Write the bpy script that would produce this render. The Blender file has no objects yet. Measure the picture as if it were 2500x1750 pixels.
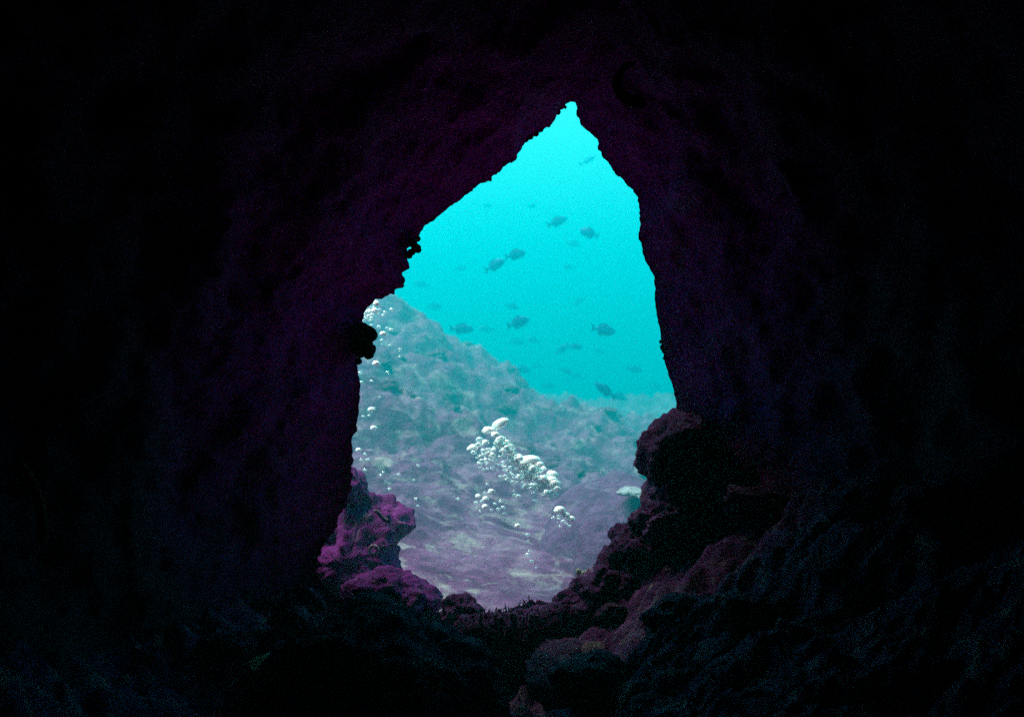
import bpy, bmesh, math, random
from mathutils import Vector, noise, Matrix, Euler
R = math.radians
scene = bpy.context.scene
COL = scene.collection

# ------------------------------------------------------------------ camera
F_PX = 2430.0                       # focal length in pixels of the 2500 x 1750 photograph
cam_d = bpy.data.cameras.new('camera')
cam_d.sensor_fit = 'HORIZONTAL'; cam_d.sensor_width = 36.0
cam_d.lens = 36.0 * F_PX / 2500.0
cam_d.dof.use_dof = True; cam_d.dof.focus_distance = 6.0; cam_d.dof.aperture_fstop = 1.3
cam_d.clip_start = 0.02; cam_d.clip_end = 500
cam = bpy.data.objects.new('camera', cam_d); COL.objects.link(cam)
cam.location = (0, 0, 0); cam.rotation_euler = (R(90), 0, 0)
scene.camera = cam

# ------------------------------------------------------------------ light coming down through the sea
SUN_DIR = Vector((-0.40, 0.23, 0.89)).normalized()      # towards the sun
WATER = (0.0, 0.79, 1.0)
world = bpy.data.worlds.new('World'); scene.world = world; world.use_nodes = True
wn = world.node_tree; wn.nodes.clear()
w_out = wn.nodes.new('ShaderNodeOutputWorld'); w_bg = wn.nodes.new('ShaderNodeBackground')
w_sky = wn.nodes.new('ShaderNodeTexSky'); w_sky.sky_type = 'NISHITA'; w_sky.sun_disc = False
w_sky.sun_elevation = math.asin(SUN_DIR.z); w_sky.sun_rotation = math.atan2(SUN_DIR.x, SUN_DIR.y)
w_mul = wn.nodes.new('ShaderNodeMix'); w_mul.data_type = 'RGBA'; w_mul.blend_type = 'MULTIPLY'
w_mul.inputs[0].default_value = 1.0
w_mul.inputs[7].default_value = (0.50, 0.98, 0.38, 1)     # what sea water leaves of skylight
wn.links.new(w_sky.outputs[0], w_mul.inputs[6]); wn.links.new(w_mul.outputs[2], w_bg.inputs[0])
w_bg.inputs[1].default_value = 0.09
wn.links.new(w_bg.outputs[0], w_out.inputs[0])
sun_d = bpy.data.lights.new('sun', 'SUN'); sun_d.energy = 5.0; sun_d.angle = R(50)
sun_d.color = (1.0, 0.95, 0.88)
sun = bpy.data.objects.new('sun', sun_d); COL.objects.link(sun)
sun.rotation_euler = SUN_DIR.to_track_quat('Z', 'Y').to_euler()
vs = scene.view_settings
vs.view_transform = 'Standard'; vs.look = 'None'; vs.gamma = 1.0; vs.exposure = 2.83
vs.use_curve_mapping = False
scene.render.engine = 'CYCLES'
cy = scene.cycles
cy.max_bounces = 10; cy.diffuse_bounces = 6; cy.glossy_bounces = 3; cy.volume_bounces = 0
cy.transparent_max_bounces = 24; cy.use_denoising = False
HAZE_DENSITY = 0.092

# ------------------------------------------------------------------ helpers
def at(px, py, Y):
    return Vector(((px - 1250.0) / F_PX * Y, Y, -(py - 875.0) / F_PX * Y))

def tag(o, label=None, cat=None, group=None, kind=None):
    if label: o['label'] = label
    if cat: o['category'] = cat
    if group: o['group'] = group
    if kind: o['kind'] = kind
    return o

def link(name, me, mat=None, parent=None, smooth=True):
    o = bpy.data.objects.new(name, me); COL.objects.link(o)
    if mat is not None and not me.materials: me.materials.append(mat)
    if parent: o.parent = parent
    if smooth: me.polygons.foreach_set('use_smooth', [True] * len(me.polygons))
    return o

def mesh(name, verts, faces):
    me = bpy.data.meshes.new(name); me.from_pydata(verts, [], faces); me.update()
    return me

def empty(name, loc=(0, 0, 0), rot=(0, 0, 0)):
    o = bpy.data.objects.new(name, None); COL.objects.link(o)
    o.location = loc; o.rotation_euler = rot; o.empty_display_size = 0.1
    return o

def fbm(v, octaves=5, H=0.9, lac=2.1):
    return noise.fractal(v, H, lac, octaves)

def dome(v, k):
    d = noise.voronoi(v * k)[0][0]
    return 0.55 - min(1.2, d) ** 1.6

def smooth01(t):
    t = max(0.0, min(1.0, t)); return t * t * (3 - 2 * t)

# ------------------------------------------------------------------ materials
class NT:
    def __init__(s, name):
        s.m = bpy.data.materials.new(name); s.m.use_nodes = True
        s.t = s.m.node_tree; s.t.nodes.clear(); s.out = s.n('ShaderNodeOutputMaterial')
    def n(s, k, **kw):
        x = s.t.nodes.new(k)
        for a, b in kw.items(): setattr(x, a, b)
        return x
    def l(s, a, b): s.t.links.new(a, b)

def rock_material(name, stops, scale=2.2, bump=0.6, rough=0.9, fine=18.0, stretch=(1, 1, 1), patch=None, deep_shade=None):
    t = NT(name)
    co = t.n('ShaderNodeTexCoord'); mp = t.n('ShaderNodeMapping'); mp.inputs['Scale'].default_value = stretch
    t.l(co.outputs['Object'], mp.inputs[0])
    n1 = t.n('ShaderNodeTexNoise'); n1.inputs['Scale'].default_value = scale; n1.inputs['Detail'].default_value = 9
    n1.inputs['Roughness'].default_value = 0.62; n1.inputs['Distortion'].default_value = 0.5
    t.l(mp.outputs[0], n1.inputs['Vector'])
    rp = t.n('ShaderNodeValToRGB'); cr = rp.color_ramp
    while len(cr.elements) < len(stops): cr.elements.new(0.5)
    for e, (p, c) in zip(cr.elements, stops): e.position = p; e.color = (*c, 1)
    t.l(n1.outputs['Fac'], rp.inputs[0])
    n2 = t.n('ShaderNodeTexNoise'); n2.inputs['Scale'].default_value = fine; n2.inputs['Detail'].default_value = 8
    n2.inputs['Roughness'].default_value = 0.7
    t.l(mp.outputs[0], n2.inputs['Vector'])
    vor = t.n('ShaderNodeTexVoronoi'); vor.inputs['Scale'].default_value = fine * 0.55
    t.l(mp.outputs[0], vor.inputs['Vector'])
    mr = t.n('ShaderNodeMapRange'); mr.inputs[1].default_value = 0.3; mr.inputs[2].default_value = 0.7
    mr.inputs[3].default_value = 0.55; mr.inputs[4].default_value = 1.3
    t.l(n2.outputs['Fac'], mr.inputs[0])
    hs = t.n('ShaderNodeVectorMath', operation='SCALE'); t.l(rp.outputs[0], hs.inputs[0]); t.l(mr.outputs[0], hs.inputs['Scale'])
    col = hs.outputs[0]
    if patch:                                                  # pale encrusting growth in patches
        n3 = t.n('ShaderNodeTexNoise'); n3.inputs['Scale'].default_value = patch[1]; n3.inputs['Detail'].default_value = 6
        n3.inputs['Roughness'].default_value = 0.6; n3.inputs['Distortion'].default_value = 1.2
        t.l(mp.outputs[0], n3.inputs['Vector'])
        r3 = t.n('ShaderNodeMapRange'); r3.inputs[1].default_value = patch[2]; r3.inputs[2].default_value = patch[3]
        t.l(n3.outputs['Fac'], r3.inputs[0])
        mx = t.n('ShaderNodeMix', data_type='RGBA'); t.l(r3.outputs[0], mx.inputs[0])
        t.l(col, mx.inputs[6]); mx.inputs[7].default_value = (*patch[0], 1); col = mx.outputs[2]
    if deep_shade:                                                   # glow at the mouth and gloom deeper in, painted into the wall colour
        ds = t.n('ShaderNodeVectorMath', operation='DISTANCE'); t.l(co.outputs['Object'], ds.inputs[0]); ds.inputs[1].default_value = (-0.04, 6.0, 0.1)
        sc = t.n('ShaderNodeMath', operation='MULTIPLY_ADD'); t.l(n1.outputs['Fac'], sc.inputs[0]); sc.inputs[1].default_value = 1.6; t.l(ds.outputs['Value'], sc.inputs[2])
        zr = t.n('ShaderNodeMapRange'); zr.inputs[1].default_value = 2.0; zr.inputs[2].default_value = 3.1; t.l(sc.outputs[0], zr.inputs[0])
        zm = t.n('ShaderNodeMix', data_type='RGBA'); t.l(zr.outputs[0], zm.inputs[0]); t.l(col, zm.inputs[6]); zm.inputs[7].default_value = (*deep_shade, 1); col = zm.outputs[2]
    b = t.n('ShaderNodeBsdfPrincipled'); b.inputs['Roughness'].default_value = rough
    b.inputs['Specular IOR Level'].default_value = 0.15
    t.l(col, b.inputs['Base Color'])
    ad = t.n('ShaderNodeMath', operation='MULTIPLY_ADD'); t.l(vor.outputs['Distance'], ad.inputs[0])
    ad.inputs[1].default_value = 0.35; t.l(n2.outputs['Fac'], ad.inputs[2])
    bp = t.n('ShaderNodeBump'); bp.inputs['Strength'].default_value = bump; bp.inputs['Distance'].default_value = 0.05
    t.l(ad.outputs[0], bp.inputs['Height']); t.l(bp.outputs[0], b.inputs['Normal'])
    t.l(b.outputs[0], t.out.inputs[0])
    return t.m

M = {}
M['cave'] = rock_material('cave_rock', [(0.3, (0.35, 0.010, 0.27)), (0.52, (0.42, 0.016, 0.32)), (0.72, (0.46, 0.045, 0.36))], 1.6, 0.4, deep_shade=(0.045, 0.030, 0.062),
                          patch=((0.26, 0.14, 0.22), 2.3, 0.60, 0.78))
M['floor'] = rock_material('cave_floor_rock', [(0.3, (0.09, 0.010, 0.09)), (0.5, (0.21, 0.045, 0.20)), (0.7, (0.36, 0.18, 0.33))], 5.5, 1.0,
                           patch=((0.36, 0.27, 0.27), 6.0, 0.54, 0.70))
M['reef'] = rock_material('reef_rock', [(0.32, (0.068, 0.016, 0.075)), (0.50, (0.158, 0.052, 0.160)), (0.68, (0.245, 0.150, 0.245))], 2.0, 1.0, fine=9,
                          stretch=(1, 1, 1.6), patch=((0.30, 0.27, 0.29), 2.4, 0.53, 0.68))
M['mauve'] = rock_material('mauve_rock', [(0.3, (0.085, 0.030, 0.105)), (0.55, (0.115, 0.045, 0.135)), (0.8, (0.155, 0.075, 0.17))], 1.8, 0.7, fine=14, patch=((0.16, 0.11, 0.19), 3.0, 0.55, 0.72))
M['purple'] = rock_material('purple_rock', [(0.3, (0.11, 0.004, 0.115)), (0.55, (0.17, 0.006, 0.17)), (0.75, (0.24, 0.05, 0.22))], 2.0, 0.6,
                            patch=((0.26, 0.20, 0.21), 4.2, 0.58, 0.72))
M['dark'] = rock_material('dark_rock', [(0.3, (0.07, 0.006, 0.07)), (0.52, (0.14, 0.016, 0.13)), (0.74, (0.24, 0.10, 0.21))], 3.0, 1.0, fine=22, patch=((0.16, 0.14, 0.11), 5.0, 0.58, 0.74))
M['pale_slab'] = rock_material('pale_slab', [(0.3, (0.26, 0.30, 0.34)), (0.7, (0.40, 0.46, 0.50))], 7.0, 0.8, fine=30)
M['crust'] = rock_material('pale_crust', [(0.3, (0.30, 0.17, 0.29)), (0.7, (0.46, 0.32, 0.42))], 8.0, 0.8, fine=40)
M['black'] = rock_material('black_sponge', [(0.3, (0.010, 0.004, 0.010)), (0.7, (0.022, 0.010, 0.020))], 6.0, 0.8, fine=60)
M['pale_sponge'] = rock_material('pale_sponge', [(0.3, (0.40, 0.42, 0.30)), (0.7, (0.62, 0.64, 0.48))], 8.0, 0.6, fine=50)
M['red_sponge'] = rock_material('red_sponge', [(0.3, (0.25, 0.05, 0.02)), (0.7, (0.40, 0.10, 0.03))], 8.0, 0.6, fine=50)
M['fish'] = rock_material('fish_skin', [(0.3, (0.015, 0.05, 0.30)), (0.7, (0.03, 0.08, 0.42))], 9.0, 0.15, 0.5, fine=60)
M['fin'] = rock_material('fish_fin', [(0.3, (0.012, 0.03, 0.18)), (0.7, (0.03, 0.06, 0.26))], 9.0, 0.1, 0.5, fine=60)

def bubble_material(name, core, tint, gloss=0.3, rg=0.2):
    """Air in water: silvery where the surface turns away, see-through where one looks straight in."""
    t = NT(name)
    lw = t.n('ShaderNodeLayerWeight'); lw.inputs[0].default_value = 0.35
    mr = t.n('ShaderNodeMapRange'); mr.inputs[1].default_value = 0.05; mr.inputs[2].default_value = 0.55
    mr.inputs[3].default_value = core; mr.inputs[4].default_value = 1.0
    t.l(lw.outputs['Facing'], mr.inputs[0])
    tr = t.n('ShaderNodeBsdfTransparent'); df = t.n('ShaderNodeBsdfDiffuse'); tl = t.n('ShaderNodeBsdfTranslucent'); gl = t.n('ShaderNodeBsdfGlossy')
    df.inputs[0].default_value = (*tint, 1); tl.inputs[0].default_value = (*tint, 1); gl.inputs[0].default_value = (0.95, 1, 0.98, 1)
    gl.inputs['Roughness'].default_value = rg
    a = t.n('ShaderNodeMixShader'); a.inputs[0].default_value = 0.2; t.l(df.outputs[0], a.inputs[1]); t.l(tl.outputs[0], a.inputs[2])
    b = t.n('ShaderNodeMixShader'); b.inputs[0].default_value = gloss; t.l(a.outputs[0], b.inputs[1]); t.l(gl.outputs[0], b.inputs[2])
    c = t.n('ShaderNodeMixShader'); t.l(mr.outputs[0], c.inputs[0]); t.l(tr.outputs[0], c.inputs[1]); t.l(b.outputs[0], c.inputs[2])
    t.l(c.outputs[0], t.out.inputs[0])
    return t.m
fr = NT('bubble_silver'); fb = fr.n('ShaderNodeBsdfPrincipled'); fg = fr.n('ShaderNodeBsdfGlossy'); fm = fr.n('ShaderNodeMixShader')
fb.inputs['Base Color'].default_value = (1.0, 1.0, 0.97, 1); fb.inputs['Roughness'].default_value = 0.3
fb.inputs['Subsurface Weight'].default_value = 0.8; fb.inputs['Subsurface Radius'].default_value = (1, 1, 1); fb.inputs['Subsurface Scale'].default_value = 0.03
fg.inputs[0].default_value = (1, 1, 0.98, 1); fg.inputs['Roughness'].default_value = 0.5; fm.inputs[0].default_value = 0.3
fr.l(fb.outputs[0], fm.inputs[1]); fr.l(fg.outputs[0], fm.inputs[2]); fr.l(fm.outputs[0], fr.out.inputs[0]); M['bubble_full'] = fr.m
M['bubble_ring'] = bubble_material('bubble_clear', 0.25, (0.85, 0.97, 0.97))

# ------------------------------------------------------------------ the cave mouth, its outline as one sees it from the cave
THROAT_Y = 6.0
MOUTH = [(1382,254),(1391,247),(1406,252),(1413,269),(1408,278),(1417,295),(1423,313),(1444,328),(1459,341),(1462,366),(1481,399),
 (1498,422),(1522,437),(1544,463),(1556,489),(1563,526),(1563,549),(1557,567),(1563,593),(1571,623),(1587,653),(1597,676),(1599,705),
 (1600,735),(1606,775),(1613,817),(1615,839),(1618,854),(1623,877),(1630,904),(1638,929),(1646,961),(1652,981),(1648,1005),(1655,1040),
 (1650,1100),(1640,1160),(1630,1210),(1610,1260),(1590,1310),(1560,1360),(1515,1395),(1475,1410),(1430,1432),(1403,1440),(1381,1455),
 (1359,1472),(1337,1471),(1299,1472),(1257,1480),(1233,1491),(1195,1498),(1165,1496),(1130,1492),(1090,1494),(1050,1494),(1000,1490),
 (950,1480),(900,1470),(850,1466),(810,1452),(785,1425),(772,1390),(780,1350),(795,1320),(806,1302),(828,1271),(842,1243),(852,1226),
 (855,1204),(858,1173),(854,1145),(862,1128),(861,1106),(859,1067),(871,1051),(870,1034),(875,1011),(875,991),(880,966),(881,934),
 (876,909),(872,889),(874,860),(878,825),(884,792),(887,762),(902,746),(917,731),(932,732),(959,717),(977,697),(986,680),(992,660),
 (994,634),(1001,610),(1012,590),(1024,572),(1033,556),(1059,537),(1111,496),(1167,455),(1223,418),(1264,384),(1274,358),(1283,345),
 (1298,339),(1313,328),(1326,319),(1334,313),(1343,311),(1358,291),(1369,269),(1378,263)]

def resample(poly, n):
    pts = [Vector((p[0], p[1], 0)) for p in poly]; pts.append(pts[0])
    seg = [(pts[i + 1] - pts[i]).length for i in range(len(pts) - 1)]
    tot = sum(seg); out = []; i = 0; acc = 0.0
    for k in range(n):
        d = tot * k / n
        while acc + seg[i] < d: acc += seg[i]; i += 1
        out.append(pts[i].lerp(pts[i + 1], (d - acc) / seg[i]))
    return out

N_MOUTH = 1000
def rag(p):            # how broken the rim is: most at the peak, the upper left and the sill
    return 2.5 + 9 * smooth01((noise.noise(Vector((p.x * 0.006, p.y * 0.006, 5.5))) + 0.05) * 3) * (1.0 if p.x < 1420 else 0.35)
mouth_px = resample(MOUTH, N_MOUTH)
mouth = []
for p in mouth_px:
    q = Vector((p.x * 0.02, p.y * 0.02, 3.1)); q2 = Vector((p.x * 0.09, p.y * 0.09, 7.7))
    mouth.append(at(p.x + 4 * noise.noise(q) + rag(p) * noise.noise(q2), p.y + 4 * noise.noise(q + Vector((9, 4, 2))) + rag(p) * noise.noise(q2 + Vector((5, 1, 8))), THROAT_Y))
CEN = at(1235, 930, THROAT_Y)

def smooth_loop(pts, w):
    if w < 1: return pts
    n = len(pts); out = []
    acc = Vector((0, 0, 0))
    for k in range(-w, w + 1): acc += pts[k % n]
    for i in range(n):
        out.append(acc / (2 * w + 1))
        acc = acc - pts[(i - w) % n] + pts[(i + w + 1) % n]
    return out

def cave_shell():
    verts, faces = [], []
    n = N_MOUTH
    rings = []
    # outside: an unseen hood above the mouth, shaped to hold off the sun, then a cliff
    ks = 26
    for k in range(ks, 0, -1):
        f = k / ks
        sm = smooth_loop(mouth, int(2 + 26 * f))
        ring = []
        for p in sm:
            d = p - CEN; up = max(0.0, d.normalized().z)
            reach = 0.45 + 0.55 * up ** 0.8
            if f < 0.6:
                g = f / 0.6; Y = THROAT_Y + reach * g
                s = Y / THROAT_Y * (1 + 0.16 * g + 0.05 * math.sin(g * 3))
            else:
                g = (f - 0.6) / 0.4; Y = THROAT_Y + reach * (1 + 0.12 * g)
                s = Y / THROAT_Y * 1.16 + 5.5 * g ** 1.6
            v = Vector((CEN.x + d.x * s, Y, CEN.z * (Y / THROAT_Y) + d.z * s))
            a = 0.10 + 0.35 * f
            nz = fbm(v * 0.7 + Vector((40, 0, 0)), 4)
            v += Vector((d.x, 0, d.z)).normalized() * a * (0.55 + nz * 0.8) * min(1, f * 3)
            ring.append(v)
        rings.append(ring)
    rings.append(mouth)
    # inside: the funnel opens towards the viewer into a chamber
    kin = 150
    for k in range(1, kin + 1):
        s = (k / kin) ** 1.55
        sm = smooth_loop(mouth, int(90 * min(1, s * 2.2)))
        Y = THROAT_Y - 8.6 * s
        f = s ** 0.78
        close = 1.0 if s < 0.86 else math.sqrt(max(0.0, 1 - ((s - 0.86) / 0.14) ** 2)) * 0.98 + 0.02
        ring = []
        for p in sm:
            d = p - CEN; th = math.atan2(d.z, d.x)
            rx, rz = 3.9, (3.5 if d.z > 0 else 2.4)
            low = max(0.0, -d.normalized().z)
            f = s ** (0.78 - 0.33 * low)
            e = Vector((math.cos(th) * rx, 0, math.sin(th) * rz))
            v = Vector((CEN.x + (d.x + (e.x - d.x) * f) * close, Y, CEN.z + (d.z + (e.z - d.z) * f) * close))
            a = min(1.0, s * 9) ** 1.2
            q = v * 0.8
            nz = fbm(q, 3) * 0.20 + dome(v + Vector((3, 8, 1)), 1.9) * 0.02 + fbm(v * 4.5, 5, 0.7) * 0.045
            v += Vector((d.x, 0.55, d.z)).normalized() * a * (nz + 0.05)
            # fine relief on the lip
            v.y += 0.05 * fbm(v * 5 + Vector((0, 20, 0)), 3) * min(1, s * 30)
            ring.append(v)
        rings.append(ring)
    for r in rings: verts += r
    for k in range(len(rings) - 1):
        a, b = k * n, (k + 1) * n
        for i in range(n):
            j = (i + 1) % n
            faces.append((a + i, a + j, b + j, b + i))
    c = len(verts); verts.append(Vector((CEN.x, THROAT_Y - 8.75, CEN.z)))
    a = (len(rings) - 1) * n
    for i in range(n): faces.append((a + i, a + (i + 1) % n, c))
    return mesh('cave_wall', verts, faces)
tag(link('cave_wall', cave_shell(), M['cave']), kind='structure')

# floor of the cave: rubble bank that climbs towards both walls
def floor_z(x, y):
    z = -1.95 + 0.10 * smooth01((x + 0.3) / 0.5) + 0.08 * math.sin(x * 1.3)
    z += 0.70 * max(0, x - 0.15)
    z += 0.75 * max(0, -0.95 - x) ** 1.0
    z += 0.18 * smooth01((y - 4.6) / 1.1) - 0.35 * smooth01((y - 6.0) / 0.4)
    return z
def floor_h(x, y):
    v = Vector((x, y, 0))
    w = v + Vector((0.12 * noise.noise(v * 3), 0.12 * noise.noise(v * 3 + Vector((7, 7, 7))), 0))
    return floor_z(x, y) + 0.14 * fbm(v * 1.2, 4) + 0.15 * dome(w, 2.6) + 0.08 * dome(w, 6.5) + 0.035 * fbm(v * 11, 4, 0.7)
def grid(name, xs, ys, h):
    verts = [(x, y, h(x, y)) for y in ys for x in xs]; nx = len(xs); faces = []
    for j in range(len(ys) - 1):
        for i in range(nx - 1):
            a = j * nx + i; faces.append((a, a + 1, a + nx + 1, a + nx))
    return mesh(name, verts, faces)
tag(link('cave_floor', grid('cave_floor', [-3.2 + 6.4 * i / 380 for i in range(381)], [-1.8 + 8.2 * j / 420 for j in range(421)], floor_h), M['floor']), kind='structure')

# ------------------------------------------------------------------ the reef outside
CREST = [(-14, 1.6), (-6, 2.6), (-3.6, 1.7), (-2.3, 0.92), (-1.9, 0.72), (-1.3, 0.42), (-0.7, 0.08), (-0.2, -0.30), (0.4, -0.78), (1.2, -1.05), (2.5, -1.35), (6, -1.7), (14, -1.9)]
def crest(x):
    if x <= CREST[0][0]: return CREST[0][1]
    for (a, b), (c, d) in zip(CREST, CREST[1:]):
        if x <= c: return b + (d - b) * (x - a) / (c - a)
    return CREST[-1][1]
def seabed_h(x, y):
    c = crest(x)
    if y < 16: base = -1.86 + (c + 1.86) * max(0, (y - 6.4) / 9.6) ** 1.05
    else:
        far = -1.75
        base = c + (far - c) * smooth01((y - 16) / 8.0)
    if y > 23: base += 0.42 * math.exp(-((y - 27) / 2.6) ** 2) * (1.0 + 0.25 * math.sin(x * 0.8 + 1))
    base -= 6.0 * smooth01((y - 30) / 25.0)
    v = Vector((x, y, 0))
    k = smooth01((y - 6.6) / 4.5) * 0.75 + 0.25 * smooth01((y - 6.3) / 2)
    w = Vector((x + 0.25 * noise.noise(v * 1.3), y * 1.15 + 0.25 * noise.noise(v * 1.3 + Vector((5, 5, 5))), 0))
    lump = 0.30 * fbm(Vector((x * 0.55, y * 0.75, 3)), 3) + 0.30 * dome(w, 1.0) + 0.24 * dome(w, 2.3) + 0.13 * dome(w, 5.5) + 0.07 * fbm(v * 4.3, 5, 0.6)
    # the smoother sandy hollow in front of the mouth
    hol = math.exp(-((x - 0.2) / 1.0) ** 2 - ((y - 8.4) / 1.9) ** 2)
    return base + lump * k * (1 - 0.85 * min(1, hol * 1.3)) - 0.12 * hol
xs = []
for i in range(521):
    u = -1 + 2 * i / 520; xs.append(7.0 * u + 26.0 * u ** 5)
ys = []
for j in range(421):
    u = j / 420; ys.append(5.95 + 17 * u ** 1.15 + 60 * u ** 5)
tag(link('seabed', grid('seabed', xs, ys, seabed_h), M['reef']), kind='structure')

# ------------------------------------------------------------------ rocks
def inflated(name, poly, Y, depth, mat, n=120, rings=26, rough=0.05, freq=2.5, seed=0, lean=0.0, hill=0.0):
    """A boulder whose outline is POLY (photo pixels) at distance Y, rounded DEPTH metres towards and away from the viewer."""
    pts = [at(p.x, p.y, Y) for p in resample(poly, n)]
    c = sum(pts, Vector()) / n; ztop = max(p.z for p in pts)
    off = Vector((seed * 7.3, seed * 1.7, seed * 3.1))
    verts = []; faces = []
    sizes = 2 * rings - 1
    for k in range(sizes):
        a = -math.pi / 2 + math.pi * (k + 1) / (sizes + 1)
        r = math.cos(a) ** 0.75; yo = math.sin(a) * depth
        for p in pts:
            d = p - c
            v = c + d * r + Vector((0, yo, 0)); v.z += lean * yo
            v.y -= hill * (ztop - v.z)
            nz = fbm(v * freq + off, 5, 0.85)
            dirn = (d * r + Vector((0, yo, 0))).normalized()
            v += dirn * rough * nz
            verts.append(v - c)
    for k in range(sizes - 1):
        for i in range(n):
            j = (i + 1) % n
            faces.append((k * n + i, k * n + j, (k + 1) * n + j, (k + 1) * n + i))
    a = len(verts); verts += [Vector((0, -depth - hill * (ztop - c.z), -lean * depth)), Vector((0, depth - hill * (ztop - c.z), lean * depth))]
    for i in range(n):
        faces.append((a, (i + 1) % n, i)); faces.append((a + 1, (sizes - 1) * n + i, (sizes - 1) * n + (i + 1) % n))
    o = link(name, mesh(name, verts, faces), mat); o.location = c
    return o

tag(inflated('boulder', [(1660,1008),(1642,1012),(1624,1019),(1611,1034),(1593,1059),(1579,1078),(1572,1106),(1567,1134),(1569,1156),(1582,1168),(1589,1179),
     (1579,1193),(1576,1212),(1574,1236),(1590,1262),(1650,1270),(1710,1230),(1740,1150),(1730,1060),(1700,1015)], 5.85, 0.30, M['dark'], rough=0.08, freq=5, seed=1),
    'big dark bulging boulder on the right edge of the cave mouth', 'boulder')
tag(inflated('boulder', [(1554,1286),(1534,1280),(1512,1289),(1495,1308),(1488,1330),(1488,1358),(1484,1372),(1500,1410),(1560,1420),(1620,1390),(1640,1330),(1610,1290),(1580,1280)],
     5.75, 0.22, M['dark'], rough=0.06, freq=8, seed=2),
    'small round black boulder low on the right of the cave mouth', 'boulder')
tag(inflated('boulder', [(1574,1236),(1565,1249),(1557,1268),(1552,1290),(1580,1325),(1660,1330),(1730,1300),(1720,1250),(1660,1228),(1610,1225)], 5.65, 0.22, M['floor'],
     rough=0.09, freq=8, seed=3), 'shaggy olive crusted rock between the two boulders on the right', 'rock')
tag(inflated('boulder', [(1484,1368),(1465,1376),(1453,1389),(1446,1404),(1418,1411),(1403,1429),(1381,1448),(1359,1466),(1370,1500),(1450,1520),(1560,1510),(1600,1450),(1560,1390)],
     5.7, 0.28, M['dark'], rough=0.07, freq=8, seed=4), 'dark ledge of rock sloping down to the sill on the right', 'rock')
tag(inflated('boulder', [(1153,1465),(1139,1456),(1107,1455),(1090,1466),(1080,1480),(1075,1510),(1110,1540),(1160,1535),(1185,1510),(1172,1486)], 5.9, 0.16, M['dark'],
     rough=0.04, freq=10, seed=5), 'small dark hump of rock in the middle of the sill', 'rock')
tag(inflated('boulder', [(1073,1468),(1066,1448),(1048,1434),(1017,1418),(999,1410),(960,1395),(915,1392),(870,1410),(830,1440),(850,1490),(940,1510),(1030,1510),(1075,1495)],
     6.15, 0.28, M['purple'], rough=0.07, freq=7, seed=6), 'long dark purple ridge of rock left on the sill below the purple boulder', 'rock')
tag(inflated('boulder', [(852,1226),(880,1215),(925,1212),(960,1225),(985,1245),(1003,1262),(1008,1282),(995,1297),(981,1306),(979,1330),(984,1360),(992,1390),(985,1430),(900,1450),
     (800,1450),(745,1400),(740,1300),(800,1240)], 7.0, 0.32, M['purple'], n=160, rough=0.08, freq=6, seed=7, hill=0.75), 'vivid purple boulder with pale crusts at the left foot of the mouth', 'boulder')
tag(inflated('boulder', [(850,1140),(868,1155),(885,1175),(899,1197),(903,1212),(880,1222),(840,1225),(815,1190),(825,1150)], 6.9, 0.25, M['purple'], n=90, rough=0.05, freq=9, seed=8),
    'small purple rock wedged above the vivid purple boulder', 'rock')
tag(inflated('boulder', [(1340,1250),(1375,1215),(1405,1192),(1440,1175),(1470,1172),(1500,1152),(1530,1153),(1565,1170),(1600,1200),(1660,1260),(1680,1400),(1620,1480),(1420,1480),
     (1340,1440),(1300,1370),(1310,1300)], 9.6, 0.7, M['mauve'], n=170, rough=0.08, freq=1.6, seed=9, hill=0.8), 'broad smooth mauve mound behind the right boulders', 'mound')
tag(inflated('boulder', [(1415,1290),(1435,1262),(1470,1250),(1500,1258),(1530,1280),(1560,1310),(1570,1420),(1500,1470),(1430,1450),(1400,1380)], 8.5, 0.30, M['mauve'], n=120,
     rough=0.05, freq=2.2, seed=10, hill=0.8), 'lower mauve hump in front of the mauve mound', 'mound')
tag(inflated('boulder', [(1120,1502),(1160,1500),(1200,1502),(1250,1490),(1300,1480),(1350,1478),(1400,1482),(1450,1520),(1440,1590),(1380,1650),(1280,1670),(1180,1650),(1110,1590),(1100,1540)],
     5.6, 0.16, M['dark'], n=150, rough=0.05, freq=6, seed=14), 'dark ragged rock face added to darken the lip under the middle of the sill', 'rock')  # added dark rock, covers the lip that catches too much light
tag(inflated('boulder', [(690,1560),(760,1510),(830,1482),(900,1468),(950,1474),(990,1494),(1040,1530),(1100,1560),(1180,1600),(1240,1700),(1260,1900),(900,1990),(600,1900),(620,1680)],
     4.3, 0.55, M['dark'], n=160, rough=0.07, freq=3, seed=11), 'large black rock in the foreground below the sill', 'boulder')
tag(inflated('boulder', [(690,1460),(715,1435),(745,1435),(775,1455),(790,1485),(780,1520),(745,1540),(700,1530),(680,1500)], 5.3, 0.16, M['floor'], n=90, rough=0.05, freq=8, seed=12, hill=0.6),
    'round dark rock with a pale rim left of the sill', 'rock')
tag(inflated('boulder', [(600,1640),(640,1590),(700,1560),(760,1530),(810,1520),(820,1545),(770,1570),(700,1610),(640,1680),(600,1710)], 4.7, 0.12, M['pale_sponge'], n=90, rough=0.05, freq=7, seed=13, hill=1.0),
    'pale streak of crusted ledge on the dark left floor', 'ledge')

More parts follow.
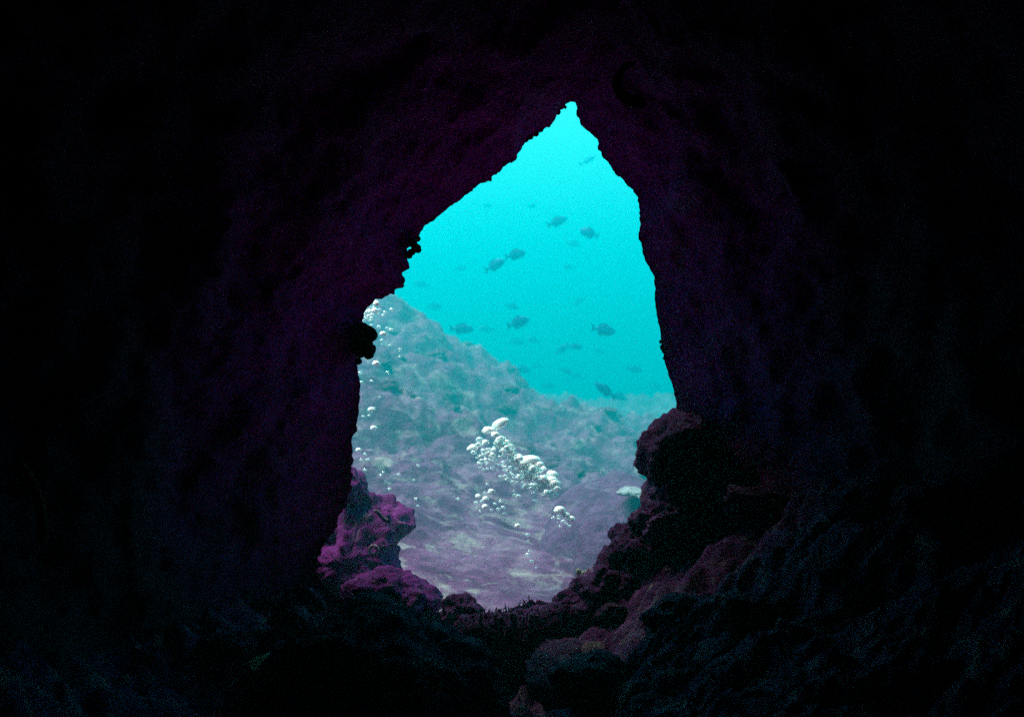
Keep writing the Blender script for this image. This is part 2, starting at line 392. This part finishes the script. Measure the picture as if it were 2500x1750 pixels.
def rock_mesh(seed, sub=4):
    bm = bmesh.new(); bmesh.ops.create_icosphere(bm, subdivisions=sub, radius=1.0)
    o = Vector((seed * 5.1, seed * 2.3, seed * 9.7))
    for v in bm.verts:
        p = v.co.normalized()
        r = 1 + 0.38 * fbm(p * 1.1 + o, 3) + 0.16 * (0.5 - abs(noise.noise(p * 2.6 + o))) + 0.08 * fbm(p * 5 + o, 3)
        v.co = p * r
    me = bpy.data.meshes.new('rock'); bm.to_mesh(me); bm.free()
    me.polygons.foreach_set('use_smooth', [True] * len(me.polygons))
    return me
ROCKS = [rock_mesh(i) for i in range(1, 8)]
def place_rock(name, i, loc, size, rot, mat, label, cat, group):
    me = ROCKS[i % len(ROCKS)].copy() if mat.name not in {m.name for m in ROCKS[i % len(ROCKS)].materials if m} and ROCKS[i % len(ROCKS)].materials else ROCKS[i % len(ROCKS)]
    if not me.materials: me.materials.append(mat)
    elif me.materials[0] != mat:
        me.materials.clear(); me.materials.append(mat)
    o = bpy.data.objects.new(name, me); COL.objects.link(o)
    o.location = loc; o.scale = size; o.rotation_euler = rot
    return tag(o, label, cat, group)

rng = random.Random(5)
# rubble bank on the right of the cave floor, and a few stones on the left
bank = []
tries = 0
while len(bank) < 24 and tries < 4000:
    tries += 1
    x = rng.uniform(0.25, 2.0); y = rng.uniform(3.9, 5.85)
    s = rng.uniform(0.07, 0.20)
    if any((Vector((x, y)) - b[0]).length < 0.75 * (s + b[1]) for b in bank): continue
    bank.append((Vector((x, y)), s))
for i, (p, s) in enumerate(bank):
    place_rock('rubble_stone', i, (p.x, p.y, floor_h(p.x, p.y) + s * 0.12), (s * rng.uniform(0.9, 1.5), s, s * rng.uniform(0.45, 0.7)),
               (rng.uniform(-.4, .4), rng.uniform(-.4, .4), rng.uniform(0, 6.28)), M['floor'],
               'crusted grey purple stone in the rubble bank right of the cave sill', 'stone', 'rubble stones on the right of the cave floor')
for i in range(9):
    x = rng.uniform(-1.9, -0.9); y = rng.uniform(4.3, 5.8); s = rng.uniform(0.07, 0.16)
    place_rock('rubble_stone', i + 3, (x, y, floor_h(x, y) + s * 0.2), (s * 1.3, s, s * 0.7), (0, 0, rng.uniform(0, 6.28)), M['floor'],
               'dim purple stone lying on the dark left floor of the cave', 'stone', 'stones on the left of the cave floor')
# lumps of living rock on the slope outside
spots = []
tries = 0
while len(spots) < 60 and tries < 6000:
    tries += 1
    y = 7.6 + 9.5 * rng.random() ** 0.8
    px = rng.uniform(860, 1640); x = (px - 1250) / F_PX * y
    if (x > -0.65 and y < 10.6) or y < 10.8: continue
    s = rng.uniform(0.07, 0.13)
    if any((Vector((x, y)) - b[0]).length < 0.9 * (s + b[1]) for b in spots): continue
    spots.append((Vector((x, y)), s))
for i, (p, s) in enumerate(spots):
    near = p.y < 12.5
    place_rock('coral_head', i, (p.x, p.y, seabed_h(p.x, p.y) - s * 0.22), (s * rng.uniform(1.0, 1.7), s * rng.uniform(0.9, 1.3), s * rng.uniform(0.5, 0.8)),
               (rng.uniform(-.2, .2), rng.uniform(-.25, .25), rng.uniform(-.5, .5)), M['reef'],
               'low pale topped coral head halfway up the reef slope' if near else 'hazy low coral head high on the far reef slope', 'coral',
               'coral heads on the middle slope' if near else 'coral heads on the far slope')

# ------------------------------------------------------------------ growths on the rim
def ball_mesh(sub=3, seed=0, rough=0.08):
    bm = bmesh.new(); bmesh.ops.create_icosphere(bm, subdivisions=sub, radius=1.0)
    for v in bm.verts: v.co *= 1 + rough * fbm(v.co * 1.6 + Vector((seed, 2, 5)), 3)
    me = bpy.data.meshes.new('lobe'); bm.to_mesh(me); bm.free()
    me.polygons.foreach_set('use_smooth', [True] * len(me.polygons))
    return me
def lobed(name, lobes, Y, mat, label, cat, part='lobe', group=None, rough=0.12):
    """lobes: (px, py, rx px, ry px, dy metres)"""
    c = at(lobes[0][0], lobes[0][1], Y); root = empty(name, c)
    for i, (px, py, rx, ry, dy) in enumerate(lobes):
        me = ball_mesh(3, i * 3.3 + px, rough); me.materials.append(mat)
        o = bpy.data.objects.new(part, me); COL.objects.link(o); o.parent = root
        k = Y / F_PX
        o.location = at(px, py, Y + dy) - c; o.scale = (rx * k, (rx + ry) / 2 * k, ry * k)
    return tag(root, label, cat, group)
lobed('knobby_sponge', [(896,812,20,18,0),(908,817,14,16,-.02),(885,800,14,14,.02),(895,845,17,20,0),(907,853,11,14,.02),(900,866,13,11,0),(880,850,16,26,.03),(875,882,9,9,0),(886,828,14,16,.03)],
      5.95, M['black'], 'large black knobbly sponge halfway up the left edge of the mouth', 'sponge')
lobed('knobby_sponge', [(1016,606,12,12,0),(1022,611,7,7,-.02),(1010,596,10,12,.02),(1004,616,10,9,0),(1021,583,6,7,0),(999,625,8,7,.02)],
      5.97, M['black'], 'small black knobbly sponge high on the left edge of the mouth', 'sponge')
lobed('knobby_sponge', [(1616,848,5,7,0),(1621,856,6,7,-.01),(1612,834,3,5,.01),(1622,874,4,4,0)], 5.97, M['black'], 'tiny dark tuft on the right edge of the mouth', 'sponge')
lobed('knobby_sponge', [(1294,334,8,8,0),(1308,326,8,8,0),(1320,316,7,7,0),(1284,340,7,8,0)], 6.0, M['black'], 'row of tiny black knobs on the upper left rim near the peak', 'sponge')
lobed('knobby_sponge', [(1371,256,6,8,0),(1380,262,4,4,0),(1363,274,6,7,.01),(1416,264,5,6,0),(1414,282,6,5,0)], 6.0, M['black'], 'tiny black knobs pinching the peak of the mouth', 'sponge')
lobed('pale_sponge', [(1412,1396,7,9,0),(1430,1399,11,8,0.01),(1439,1401,7,6,.01),(1420,1404,6,6,.0)], 6.08, M['pale_sponge'], 'small pale yellow sponge perched on the dark ledge at right', 'sponge')

def cyl_mesh(r0, r1, h, n=14, wob=0.55, seed=0.0):
    verts, faces = [], []; K = 8
    for k in range(K + 1):
        f = k / K; r = r0 + (r1 - r0) * f
        for i in range(n):
            a = 2 * math.pi * i / n; q = Vector((math.cos(a), math.sin(a), f * 3 + seed))
            rr = r * (1 + wob * noise.noise(q * 1.5)); rr *= 1 if f < 0.8 else math.sqrt(max(0.06, 1 - ((f - 0.8) / 0.205) ** 2))
            verts.append((math.cos(a) * rr + 0.2 * r0 * math.sin(f * 2 + seed), math.sin(a) * rr, f * h))
    for k in range(K):
        for i in range(n):
            j = (i + 1) % n; faces.append((k * n + i, k * n + j, (k + 1) * n + j, (k + 1) * n + i))
    faces.append(tuple(range(K * n, K * n + n)))
    return mesh('stalk', verts, faces)
for i, (px, top, bot, w) in enumerate([(1173,1500,1525,5),(1209,1500,1524,6),(1226,1505,1530,8),(1235,1528,1548,5),(1259,1497,1532,9),(1277,1505,1522,4),(1297,1500,1530,8),(1313,1501,1515,5),(1284,1540,1566,6)]):
    Y = 5.44 - 0.02 * (i % 3); k = Y / F_PX
    o = link('stalk_sponge', cyl_mesh(w * k, w * 0.8 * k, (bot - top) * k * 1.15, seed=i * 2.1), M['crust']); o.location = at(px, bot, Y); o.rotation_euler = (0.1, 0.2 * math.sin(i * 2.7), 0)
    tag(o, 'short pale stalk sponge standing in a row under the sill', 'sponge', 'pale stalks under the sill')

def tube(pts, radii, n=10, rough=0.1, seed=0.0):
    verts, faces = [], []
    for k, (p, r) in enumerate(zip(pts, radii)):
        t = (pts[min(k + 1, len(pts) - 1)] - pts[max(k - 1, 0)]).normalized()
        u = t.cross(Vector((0.1, 1, 0.05))).normalized(); w = t.cross(u)
        for i in range(n):
            a = 2 * math.pi * i / n
            rr = r * (1 + rough * noise.noise((p + u * math.cos(a) * r + w * math.sin(a) * r) * 12 + Vector((seed, 0, 0))))
            verts.append(p + (u * math.cos(a) + w * math.sin(a)) * rr)
    for k in range(len(pts) - 1):
        for i in range(n):
            j = (i + 1) % n; faces.append((k * n + i, k * n + j, (k + 1) * n + j, (k + 1) * n + i))
    faces.append(tuple(reversed(range(n)))); faces.append(tuple(range((len(pts) - 1) * n, len(pts) * n)))
    return verts, faces
def spline(pts, n):
    out = []
    P = [pts[0]] + list(pts) + [pts[-1]]
    m = len(pts) - 1
    for k in range(n):
        f = k / (n - 1) * m; i = min(int(f), m - 1); t = f - i
        a, b, c, d = P[i], P[i + 1], P[i + 2], P[i + 3]
        out.append(0.5 * ((2 * b) + (c - a) * t + (2 * a - 5 * b + 4 * c - d) * t * t + (3 * b - a - 3 * c + d) * t ** 3))
    return out
def tube_thing(name, px_pts, Y, w, mat, label, cat, n=40):
    pts = spline([at(a, b, Y) for a, b in px_pts], n); k = Y / F_PX
    rad = [k * (w[0] + (w[1] - w[0]) * i / (n - 1)) * min(1, 0.25 + 0.25 * min(i, n - 1 - i)) for i in range(n)]
    c = pts[0].copy(); v, f = tube([p - c for p in pts], rad)
    o = link(name, mesh(name, v, f), mat); o.location = c
    return tag(o, label, cat)
tube_thing('dark_crescent', [(1553,153),(1528,163),(1511,186),(1508,210),(1520,234),(1545,248),(1576,252)], 4.9, (6, 19), M['black'],
           'black crescent shape on the cave wall right of the peak', 'sponge')  # black crescent of unclear nature, built as a curved tube
tube_thing('rope_sponge', [(40,1115),(62,1150),(84,1190),(98,1235),(104,1290),(100,1330)], 4.0, (10, 14), M['red_sponge'],
           'faint reddish rope sponge on the dark far left wall', 'sponge')
tube_thing('crust_streak', [(912,1246),(922,1250),(930,1260),(940,1268),(947,1272)], 6.42, (4, 6), M['crust'], 'short pale streak of crust across the vivid purple boulder', 'crust')
def cup(px, py, r, Y, label):
    k = Y / F_PX; verts, faces = [], []; n, m = 28, 10
    for i in range(n):
        a = 2 * math.pi * i / n
        for j in range(m):
            b = 2 * math.pi * j / m; rr = r * (1 + 0.38 * math.cos(b) + 0.1 * noise.noise(Vector((math.cos(a) * 2, math.sin(a) * 2, j))))
            verts.append((math.cos(a) * rr * k, math.sin(b) * r * 0.7 * k, math.sin(a) * rr * k * 1.1))
    for i in range(n):
        for j in range(m):
            faces.append((i * m + j, i * m + (j + 1) % m, ((i + 1) % n) * m + (j + 1) % m, ((i + 1) % n) * m + j))
    o = link('cup_sponge', mesh('cup_sponge', verts, faces), M['crust']); o.location = at(px, py, Y)
    return tag(o, label, 'sponge')
cup(912, 1343, 10, 6.36, 'pale ring shaped cup sponge on the vivid purple boulder')
tag(inflated('pale_slab', [(1508,1200),(1518,1193),(1532,1190),(1548,1191),(1562,1195),(1573,1204),(1578,1214),(1570,1219),(1556,1213),(1542,1210),(1527,1208),(1514,1206)], 8.9, 0.14, M['pale_slab'], n=80, rings=14, rough=0.035, freq=5, seed=20, hill=0.6),
    'bright pale slab lying on the mauve mound beside the right boulder', 'slab')

# short fuzzy algae along the sill and on the rocks beside it
def turf():
    rt = random.Random(3); verts, faces = [], []
    def blade(p, nrm, h):
        t = Vector((rt.uniform(-1, 1), rt.uniform(-1, 1), rt.uniform(-1, 1))).normalized()
        d = (nrm * 0.9 + t * 0.6 + Vector((0, 0, 0.3))).normalized(); sd = d.cross(Vector((0.2, 1, 0.1))).normalized() * h * rt.uniform(0.10, 0.2)
        a = len(verts); m = p + d * h * 0.55 + t * h * 0.12
        verts.extend([p - sd - d * 0.01, p + sd - d * 0.01, m + sd * 0.8, m - sd * 0.8, p + d * h + t * h * 0.3]); faces.extend([(a, a + 1, a + 2, a + 3), (a + 3, a + 2, a + 4)])
    for o in list(COL.objects):
        if o.get('turf'):
            me = o.data; ps = list(me.polygons)
            for _ in range(int(o['turf'])):
                f = rt.choice(ps)
                if f.normal.z < -0.1 or f.normal.y > 0.75: continue
                if noise.noise((f.center + o.location) * 6) < -0.15: continue
                blade(f.center + o.location, f.normal, rt.uniform(0.008, 0.030))
    for k in range(2600):
        p = mouth[rt.randrange(N_MOUTH)]
        if p.z > -1.0 or noise.noise(p * 7) < -0.1: continue
        blade(p + Vector((0, rt.uniform(-0.12, 0.05), 0.0)), Vector((0, -0.2, 1)), rt.uniform(0.01, 0.035))
    return mesh('algae_turf', verts, faces)
for o in COL.objects:
    if o.name.startswith('boulder') and 5 < o.location.y < 6.3: o['turf'] = 900
tag(link('algae_turf', turf(), M['dark'], smooth=False), 'short dark fuzzy algae growing along the sill and its rocks', 'algae', kind='stuff')
for o in COL.objects:
    if 'turf' in o: del o['turf']

# ------------------------------------------------------------------ fish
def fish_body():
    prof = [(-0.50, 0.020), (-0.46, 0.045), (-0.40, 0.075), (-0.30, 0.115), (-0.18, 0.155), (-0.05, 0.178), (0.08, 0.178), (0.20, 0.160), (0.30, 0.132), (0.39, 0.095), (0.46, 0.055), (0.495, 0.02)]
    prof = [(x + 0.05, r) for x, r in prof]
    n = 16; verts, faces = [], []
    for x, r in prof:
        for i in range(n):
            a = 2 * math.pi * i / n; verts.append((x, 0.42 * r * math.cos(a), r * math.sin(a)))
    for k in range(len(prof) - 1):
        for i in range(n):
            j = (i + 1) % n; faces.append((k * n + i, k * n + j, (k + 1) * n + j, (k + 1) * n + i))
    faces.append(tuple(reversed(range(n)))); faces.append(tuple(range((len(prof) - 1) * n, len(prof) * n)))
    return mesh('body', verts, faces)
def plate(name, pts, th=0.012):
    n = len(pts); verts = [(x, -th, z) for x, z in pts] + [(x, th, z) for x, z in pts]
    faces = [tuple(range(n)), tuple(reversed(range(n, 2 * n)))] + [(i, n + i, n + (i + 1) % n, (i + 1) % n) for i in range(n)]
    return mesh(name, verts, faces)
FISH = [('body', fish_body(), 'fish'),
        ('tail_fin', plate('tail_fin', [(-0.43, 0.03), (-0.52, 0.09), (-0.66, 0.17), (-0.60, 0.04), (-0.585, 0.0), (-0.60, -0.04), (-0.66, -0.17), (-0.52, -0.09), (-0.43, -0.03)]), 'fin'),
        ('dorsal_fin', plate('dorsal_fin', [(0.22, 0.14), (0.12, 0.225), (-0.02, 0.235), (-0.16, 0.20), (-0.30, 0.15), (-0.34, 0.09), (-0.1, 0.15)]), 'fin'),
        ('anal_fin', plate('anal_fin', [(-0.05, -0.15), (-0.14, -0.225), (-0.26, -0.18), (-0.33, -0.09), (-0.2, -0.12)]), 'fin'),
        ('pectoral_fin', plate('pectoral_fin', [(0.22, -0.03), (0.10, -0.01), (0.06, -0.08), (0.12, -0.13)], 0.09), 'fin')]
for nme, me, mt in FISH:
    me.materials.append(M[mt]); me.polygons.foreach_set('use_smooth', [nme == 'body'] * len(me.polygons))
def fish(px, py, length, Y, tilt, facing, yaw, label, group=None, tall=1.0):
    Y = Y * (1.2 if group else 1.42)
    """length in photo pixels, tilt: degrees nose up, facing +1 to the right"""
    root = empty('fish', at(px, py, Y)); L = length * Y / F_PX / 1.15
    root.scale = (L, L * 1.2, L * tall * 1.22)
    root.rotation_euler = Euler((0, R(-tilt if facing > 0 else tilt), R((0 if facing > 0 else 180) + yaw)), 'XYZ')
    for nme, me, mt in FISH:
        o = bpy.data.objects.new(nme, me); COL.objects.link(o); o.parent = root
    return tag(root, label, 'fish', group)
fish(1362, 541, 52, 13.5, 22, 1, 12, 'dark blue fish swimming upward right, topmost of the clear ones')
fish(1437, 569, 48, 13.0, -20, -1, -14, 'dark blue fish nosing down near the right rim, upper pair', tall=1.25)
fish(1260, 622, 52, 12.5, 14, 1, 10, 'dark fish leading the close pair at upper left', tall=1.15)
fish(1210, 647, 54, 12.5, 26, 1, -10, 'dark fish trailing the close pair at upper left', tall=1.1)
fish(1437, 391, 48, 17, 30, 1, 15, 'thin faint fish streak under the peak of the mouth', tall=0.55)
fish(1267, 787, 56, 12.0, 18, 1, 8, 'dark blue fish in mid water above the reef crest', tall=1.2)
fish(1129, 803, 58, 12.5, -2, 1, 6, 'dark blue level fish close above the reef slope', tall=1.0)
fish(1475, 806, 60, 12.0, -10, 1, 10, 'stout blue fish at right in mid water', tall=1.15)
fish(1476, 952, 62, 11.0, -34, -1, 14, 'long dark fish diving steeply low at right', tall=0.85)
fish(1512, 968, 46, 14.5, -18, 1, 14, 'paler fish just behind the steeply diving one', tall=0.9)
for px, py, L, Y, t, f, l in [(1250,748,36,20,-8,1,'small faint fish just above the dark mid water fish'), (1187,804,38,22,0,-1,'small faint fish between the level fish and the mid water fish'),
        (1405,846,36,17,-4,1,'small fish, clearer right one of the pair left below the stout fish'), (1374,852,40,19,34,1,'small fish nosing up, left one of the pair below the stout fish'),
        (1276,902,44,18,-8,1,'faint fish skimming the reef crest, largest of the faint ones'), (1550,902,40,20,-8,1,'faint fish near the right rim above the diving fish'),
        (1383,906,34,21,-20,1,'faint fish left above the steeply diving fish'), (1388,653,26,22,10,-1,'tiny faint fish halfway between the upper pair and the stout fish'),
        (1301,503,24,24,8,1,'tiny faint fish left above the topmost clear fish'), (1192,503,22,24,0,1,'tiny faint fish farthest up on the left'),
        (1401,596,36,24,-6,1,'very faint fish between the two upper right fish'), (1263,835,36,22,-6,1,'small faint fish just below the dark mid water fish'),
        (1301,831,32,22,-16,-1,'small faint fish right below the dark mid water fish'), (1125,655,28,24,4,1,'small faint fish left of the close pair'),
        (1029,694,40,24,-4,-1,'faint fish close to the left rim'), (1412,918,30,24,-28,1,'tiny fish nosing down just left of the diving fish'),
        (1340,942,34,22,-6,1,'faint fish low above the far ridge'), (1062,748,36,21,4,1,'faint fish left above the level fish by the slope'),
        (1413,737,38,26,32,1,'very faint fish left above the stout fish'), (1462,857,36,26,-20,-1,'very faint fish right below the stout fish'),
        (1310,895,26,25,10,1,'tiny faint fish just right of the one skimming the crest'), (1600,945,30,25,0,-1,'tiny faint fish lowest against the right rim')]:
    fish(px, py, L, Y, t, f, 10, l, 'faint far fish', tall=1.0)

# ------------------------------------------------------------------ bubbles
BUB = {}
def bubble_mesh(kind):
    if kind not in BUB:
        bm = bmesh.new(); bmesh.ops.create_icosphere(bm, subdivisions=3, radius=1.0)
        for v in bm.verts: 
            v.co *= 1 + 0.16 * noise.noise(v.co * 1.3 + Vector((len(BUB), 0, 4)))
            if v.co.z < 0: v.co.z *= 0.5
        me = bpy.data.meshes.new('bubble'); bm.to_mesh(me); bm.free()
        me.materials.append(M[kind]); me.polygons.foreach_set('use_smooth', [True] * len(me.polygons)); BUB[kind] = me
    return BUB[kind]
def bubble(px, py, rx, ry, Y, kind, label, group, tilt=0):
    o = bpy.data.objects.new('air_bubble', bubble_mesh('bubble_full' if kind else 'bubble_ring')); COL.objects.link(o)
    k = Y / F_PX; o.location = at(px, py, Y); k *= 1.5 if kind else 1.2; o.scale = (rx * k, (rx + ry) / 2 * k, ry * k)
    o.rotation_euler = (0, R(-tilt), 0)
    return tag(o, label, 'bubble', group)
rb = random.Random(11)
ORD = ['first', 'second', 'third', 'fourth', 'fifth', 'sixth', 'last']
PL = 'bubbles of the white plume'
bubble(1221,1038,16,10,7.9,1,'largest oval white bubble at the very top of the plume', PL, 30)
bubble(1192,1053,11,8,7.9,1,'round white bubble leaning on the oval one at the plume top', PL)
bubble(1291,1129,20,12,7.9,1,'biggest dome shaped white bubble in the middle of the plume', PL, 8)
bubble(1331,1178,22,11,7.9,1,'wide flat white bubble at the lower end of the plume', PL, -14)
bubble(1347,1163,11,10,7.9,1,'round white knob on the wide flat bubble', PL)
for px, py, r in [(1222,1075,9),(1214,1083,7),(1225,1090,9),(1234,1101,10),(1242,1105,8),(1249,1117,9),(1256,1127,9),(1262,1134,7),(1268,1120,7),(1272,1137,10),(1305,1133,10),(1316,1136,8),
                  (1267,1145,7),(1310,1170,9),(1318,1186,10),(1336,1187,12),(1350,1183,10),(1301,1164,8),(1345,1175,10)]:
    bubble(px, py, r * rb.uniform(0.9, 1.15), r * rb.uniform(0.75, 0.95), 7.9 + rb.uniform(-.1, .1), 1, 'plump white bubble merged into the diagonal white plume', PL)
for px, py, r in [(1171,1075,8),(1185,1081,6),(1168,1087,7),(1155,1095,8),(1148,1097,6),(1156,1106,6),(1182,1103,7),(1190,1108,5),(1201,1113,6),(1205,1100,5),(1287,1167,11),(1297,1155,10),(1269,1166,7),
                  (1336,1208,10),(1354,1210,8),(1284,1189,7),(1296,1188,7),(1304,1193,7),(1318,1198,7),(1358,1194,7),(1360,1180,6),(1310,1150,7),(1281,1152,6),(1276,1160,5),(1350,1200,7),(1344,1213,6)]:
    bubble(px, py, r, r * 0.9, 7.9 + rb.uniform(-.15, .15), rb.random() < 0.45, 'pale turquoise bubble clustered on the lower left side of the plume', 'pale bubbles beside the plume')
for k in range(46):
    t = rb.random(); r = rb.uniform(4, 8)
    bubble(1212 + 138 * t + rb.gauss(0, 7), 1078 + 108 * t + rb.gauss(0, 7), r, r * 0.85, 7.9 + rb.uniform(-.12, .12), 1, 'plump white bubble merged into the diagonal white plume', PL)
def sprinkle(n, poly, r0, r1, Y, label, group, full=0.15):
    for _ in range(n):
        a, b = poly; t = rb.random(); px = a[0] + (b[0] - a[0]) * t + rb.gauss(0, a[2]); py = a[1] + (b[1] - a[1]) * t + rb.gauss(0, b[2])
        r = rb.uniform(r0, r1); bubble(px, py, r, r * rb.uniform(0.75, 1), Y + rb.uniform(-.2, .2), rb.random() < full, label, group)
TL, TG = 'tiny clear bubble in the froth below the white plume', 'tiny froth bubbles under the plume'
sprinkle(26, ((1170, 1110, 7), (1184, 1142, 5)), 2.2, 4, 7.95, TL, TG)
sprinkle(34, ((1195, 1120, 9), (1262, 1172, 9)), 2.2, 4.2, 7.95, TL, TG)
sprinkle(30, ((1275, 1185, 6), (1358, 1205, 8)), 2.2, 4.2, 7.95, TL, TG)
sprinkle(20, ((1170, 1085, 9), (1255, 1140, 10)), 2.5, 4.5, 7.95, TL, TG)
LL, LG = 'small loose bubble in the scatter left below the plume', 'loose bubbles below the plume'
for px, py, r, f in [(1200,1202,7,1),(1167,1212,5,1),(1185,1219,6,1),(1162,1228,5,0),(1177,1225,5,0),(1184,1238,6,1),(1208,1230,4,0),(1222,1225,4,0),(1217,1244,5,0),(1229,1239,5,0),(1200,1246,4,0),
                     (1172,1248,3,0),(1232,1254,4,0),(1258,1210,6,0),(1264,1213,5,1),(1256,1200,4,0),(1184,1204,4,0),(1305,1222,4,0),(1325,1228,5,0),(1118,1218,4,0),(1190,1183,4,0),(1241,1170,5,0),
                     (1234,1163,5,0),(1221,1164,4,0),(1253,1178,6,0),(1255,1099,4,0)]:
    bubble(px, py, r, r * 0.88, 7.9 + rb.uniform(-.2, .2), f, LL, LG)
for px, py, r, f in [(1263,1284,5,1),(1288,1306,5,0),(1290,1321,4,0),(1294,1345,4,0),(1288,1355,5,0),(1298,1371,5,0),(1308,1386,3,0)]:
    bubble(px, py, r, r * 0.85, 7.3, f, ORD[[1284,1306,1321,1345,1355,1371,1386].index(py)] + ' bubble from the top in the thin vertical string rising from the sill', 'string of single bubbles')
for px, py, rx, ry, f, l in [(1366,1247,10,8,1,'oval white bubble at the upper end of the short chain right of the plume'),(1380,1259,8,6,1,'middle bubble of the short chain right of the plume'),
                             (1394,1269,7,7,1,'lowest bright bubble of the short chain right of the plume')]:
    bubble(px, py, rx, ry, 7.3, f, l, 'short bubble chain', 0)
sprinkle(12, ((1360, 1262, 6), (1384, 1282, 6)), 2.5, 4, 7.35, 'tiny clear bubble trailing under the short bright chain', 'tiny bubbles under the short chain', 0.0)
RL, RG = 'tiny bubble crowded in the notch at the left rim', 'bubbles in the left notch'
for px, py, r, f in [(919,743,6,1),(901,751,5,0),(903,763,6,1),(915,760,6,1),(900,773,5,0),(896,780,5,0),(893,757,4,0),(909,770,5,0),(891,768,4,0),(907,778,4,0),(912,752,4,0),(890,776,4,0),(903,784,4,0),
                     (922,765,4,0),(927,757,4,0),(897,763,5,0),(886,784,4,0),(920,733,3,0)]:
    bubble(px, py, r, r * 0.9, 7.7 + rb.uniform(-.1, .2), f, RL, RG)
SL, SG = 'small single bubble drifting along the left edge of the mouth', 'single bubbles along the left edge'
for px, py, r, f in [(956,757,5,0),(940,763,4,0),(935,770,4,0),(906,795,4,0),(925,799,5,0),(945,802,4,0),(955,806,5,0),(935,816,6,1),(932,831,4,0),(933,841,3,0),(953,843,3,0),(977,854,4,0),(975,872,3,0),
                     (918,889,7,1),(879,911,5,0),(946,909,4,0),(882,934,5,0),(907,931,4,0),(906,1001,6,1),(913,997,4,0),(912,1046,6,1),(901,1015,4,0),(887,1017,4,0),(927,970,3,0),(875,1099,5,1),(891,1109,4,0),
                     (882,1124,4,0),(898,1123,5,0),(891,1148,4,0),(1021,1137,4,0),(973,1159,4,0),(1010,1172,3,0),(951,1194,4,0),(1015,1218,4,0),(1020,1235,3,0),(930,1160,4,0),(936,1153,3,0)]:
    bubble(px, py, r, r * 0.8, 7.9 + rb.uniform(-.2, .4), f, SL, SG)

# ------------------------------------------------------------------ the sea itself
hz = NT('sea_water'); pv = hz.n('ShaderNodeVolumePrincipled')
pv.inputs['Color'].default_value = (*WATER, 1); pv.inputs['Density'].default_value = HAZE_DENSITY
pv.inputs['Anisotropy'].default_value = 0.25
hz.l(pv.outputs[0], hz.out.inputs['Volume'])
bm = bmesh.new(); bmesh.ops.create_cube(bm, size=1.0); hm = bpy.data.meshes.new('haze'); bm.to_mesh(hm); bm.free()
ho = link('haze', hm, hz.m, smooth=False); ho.location = (0, 41, -0.5); ho.scale = (80, 98, 18)
tag(ho, kind='stuff')
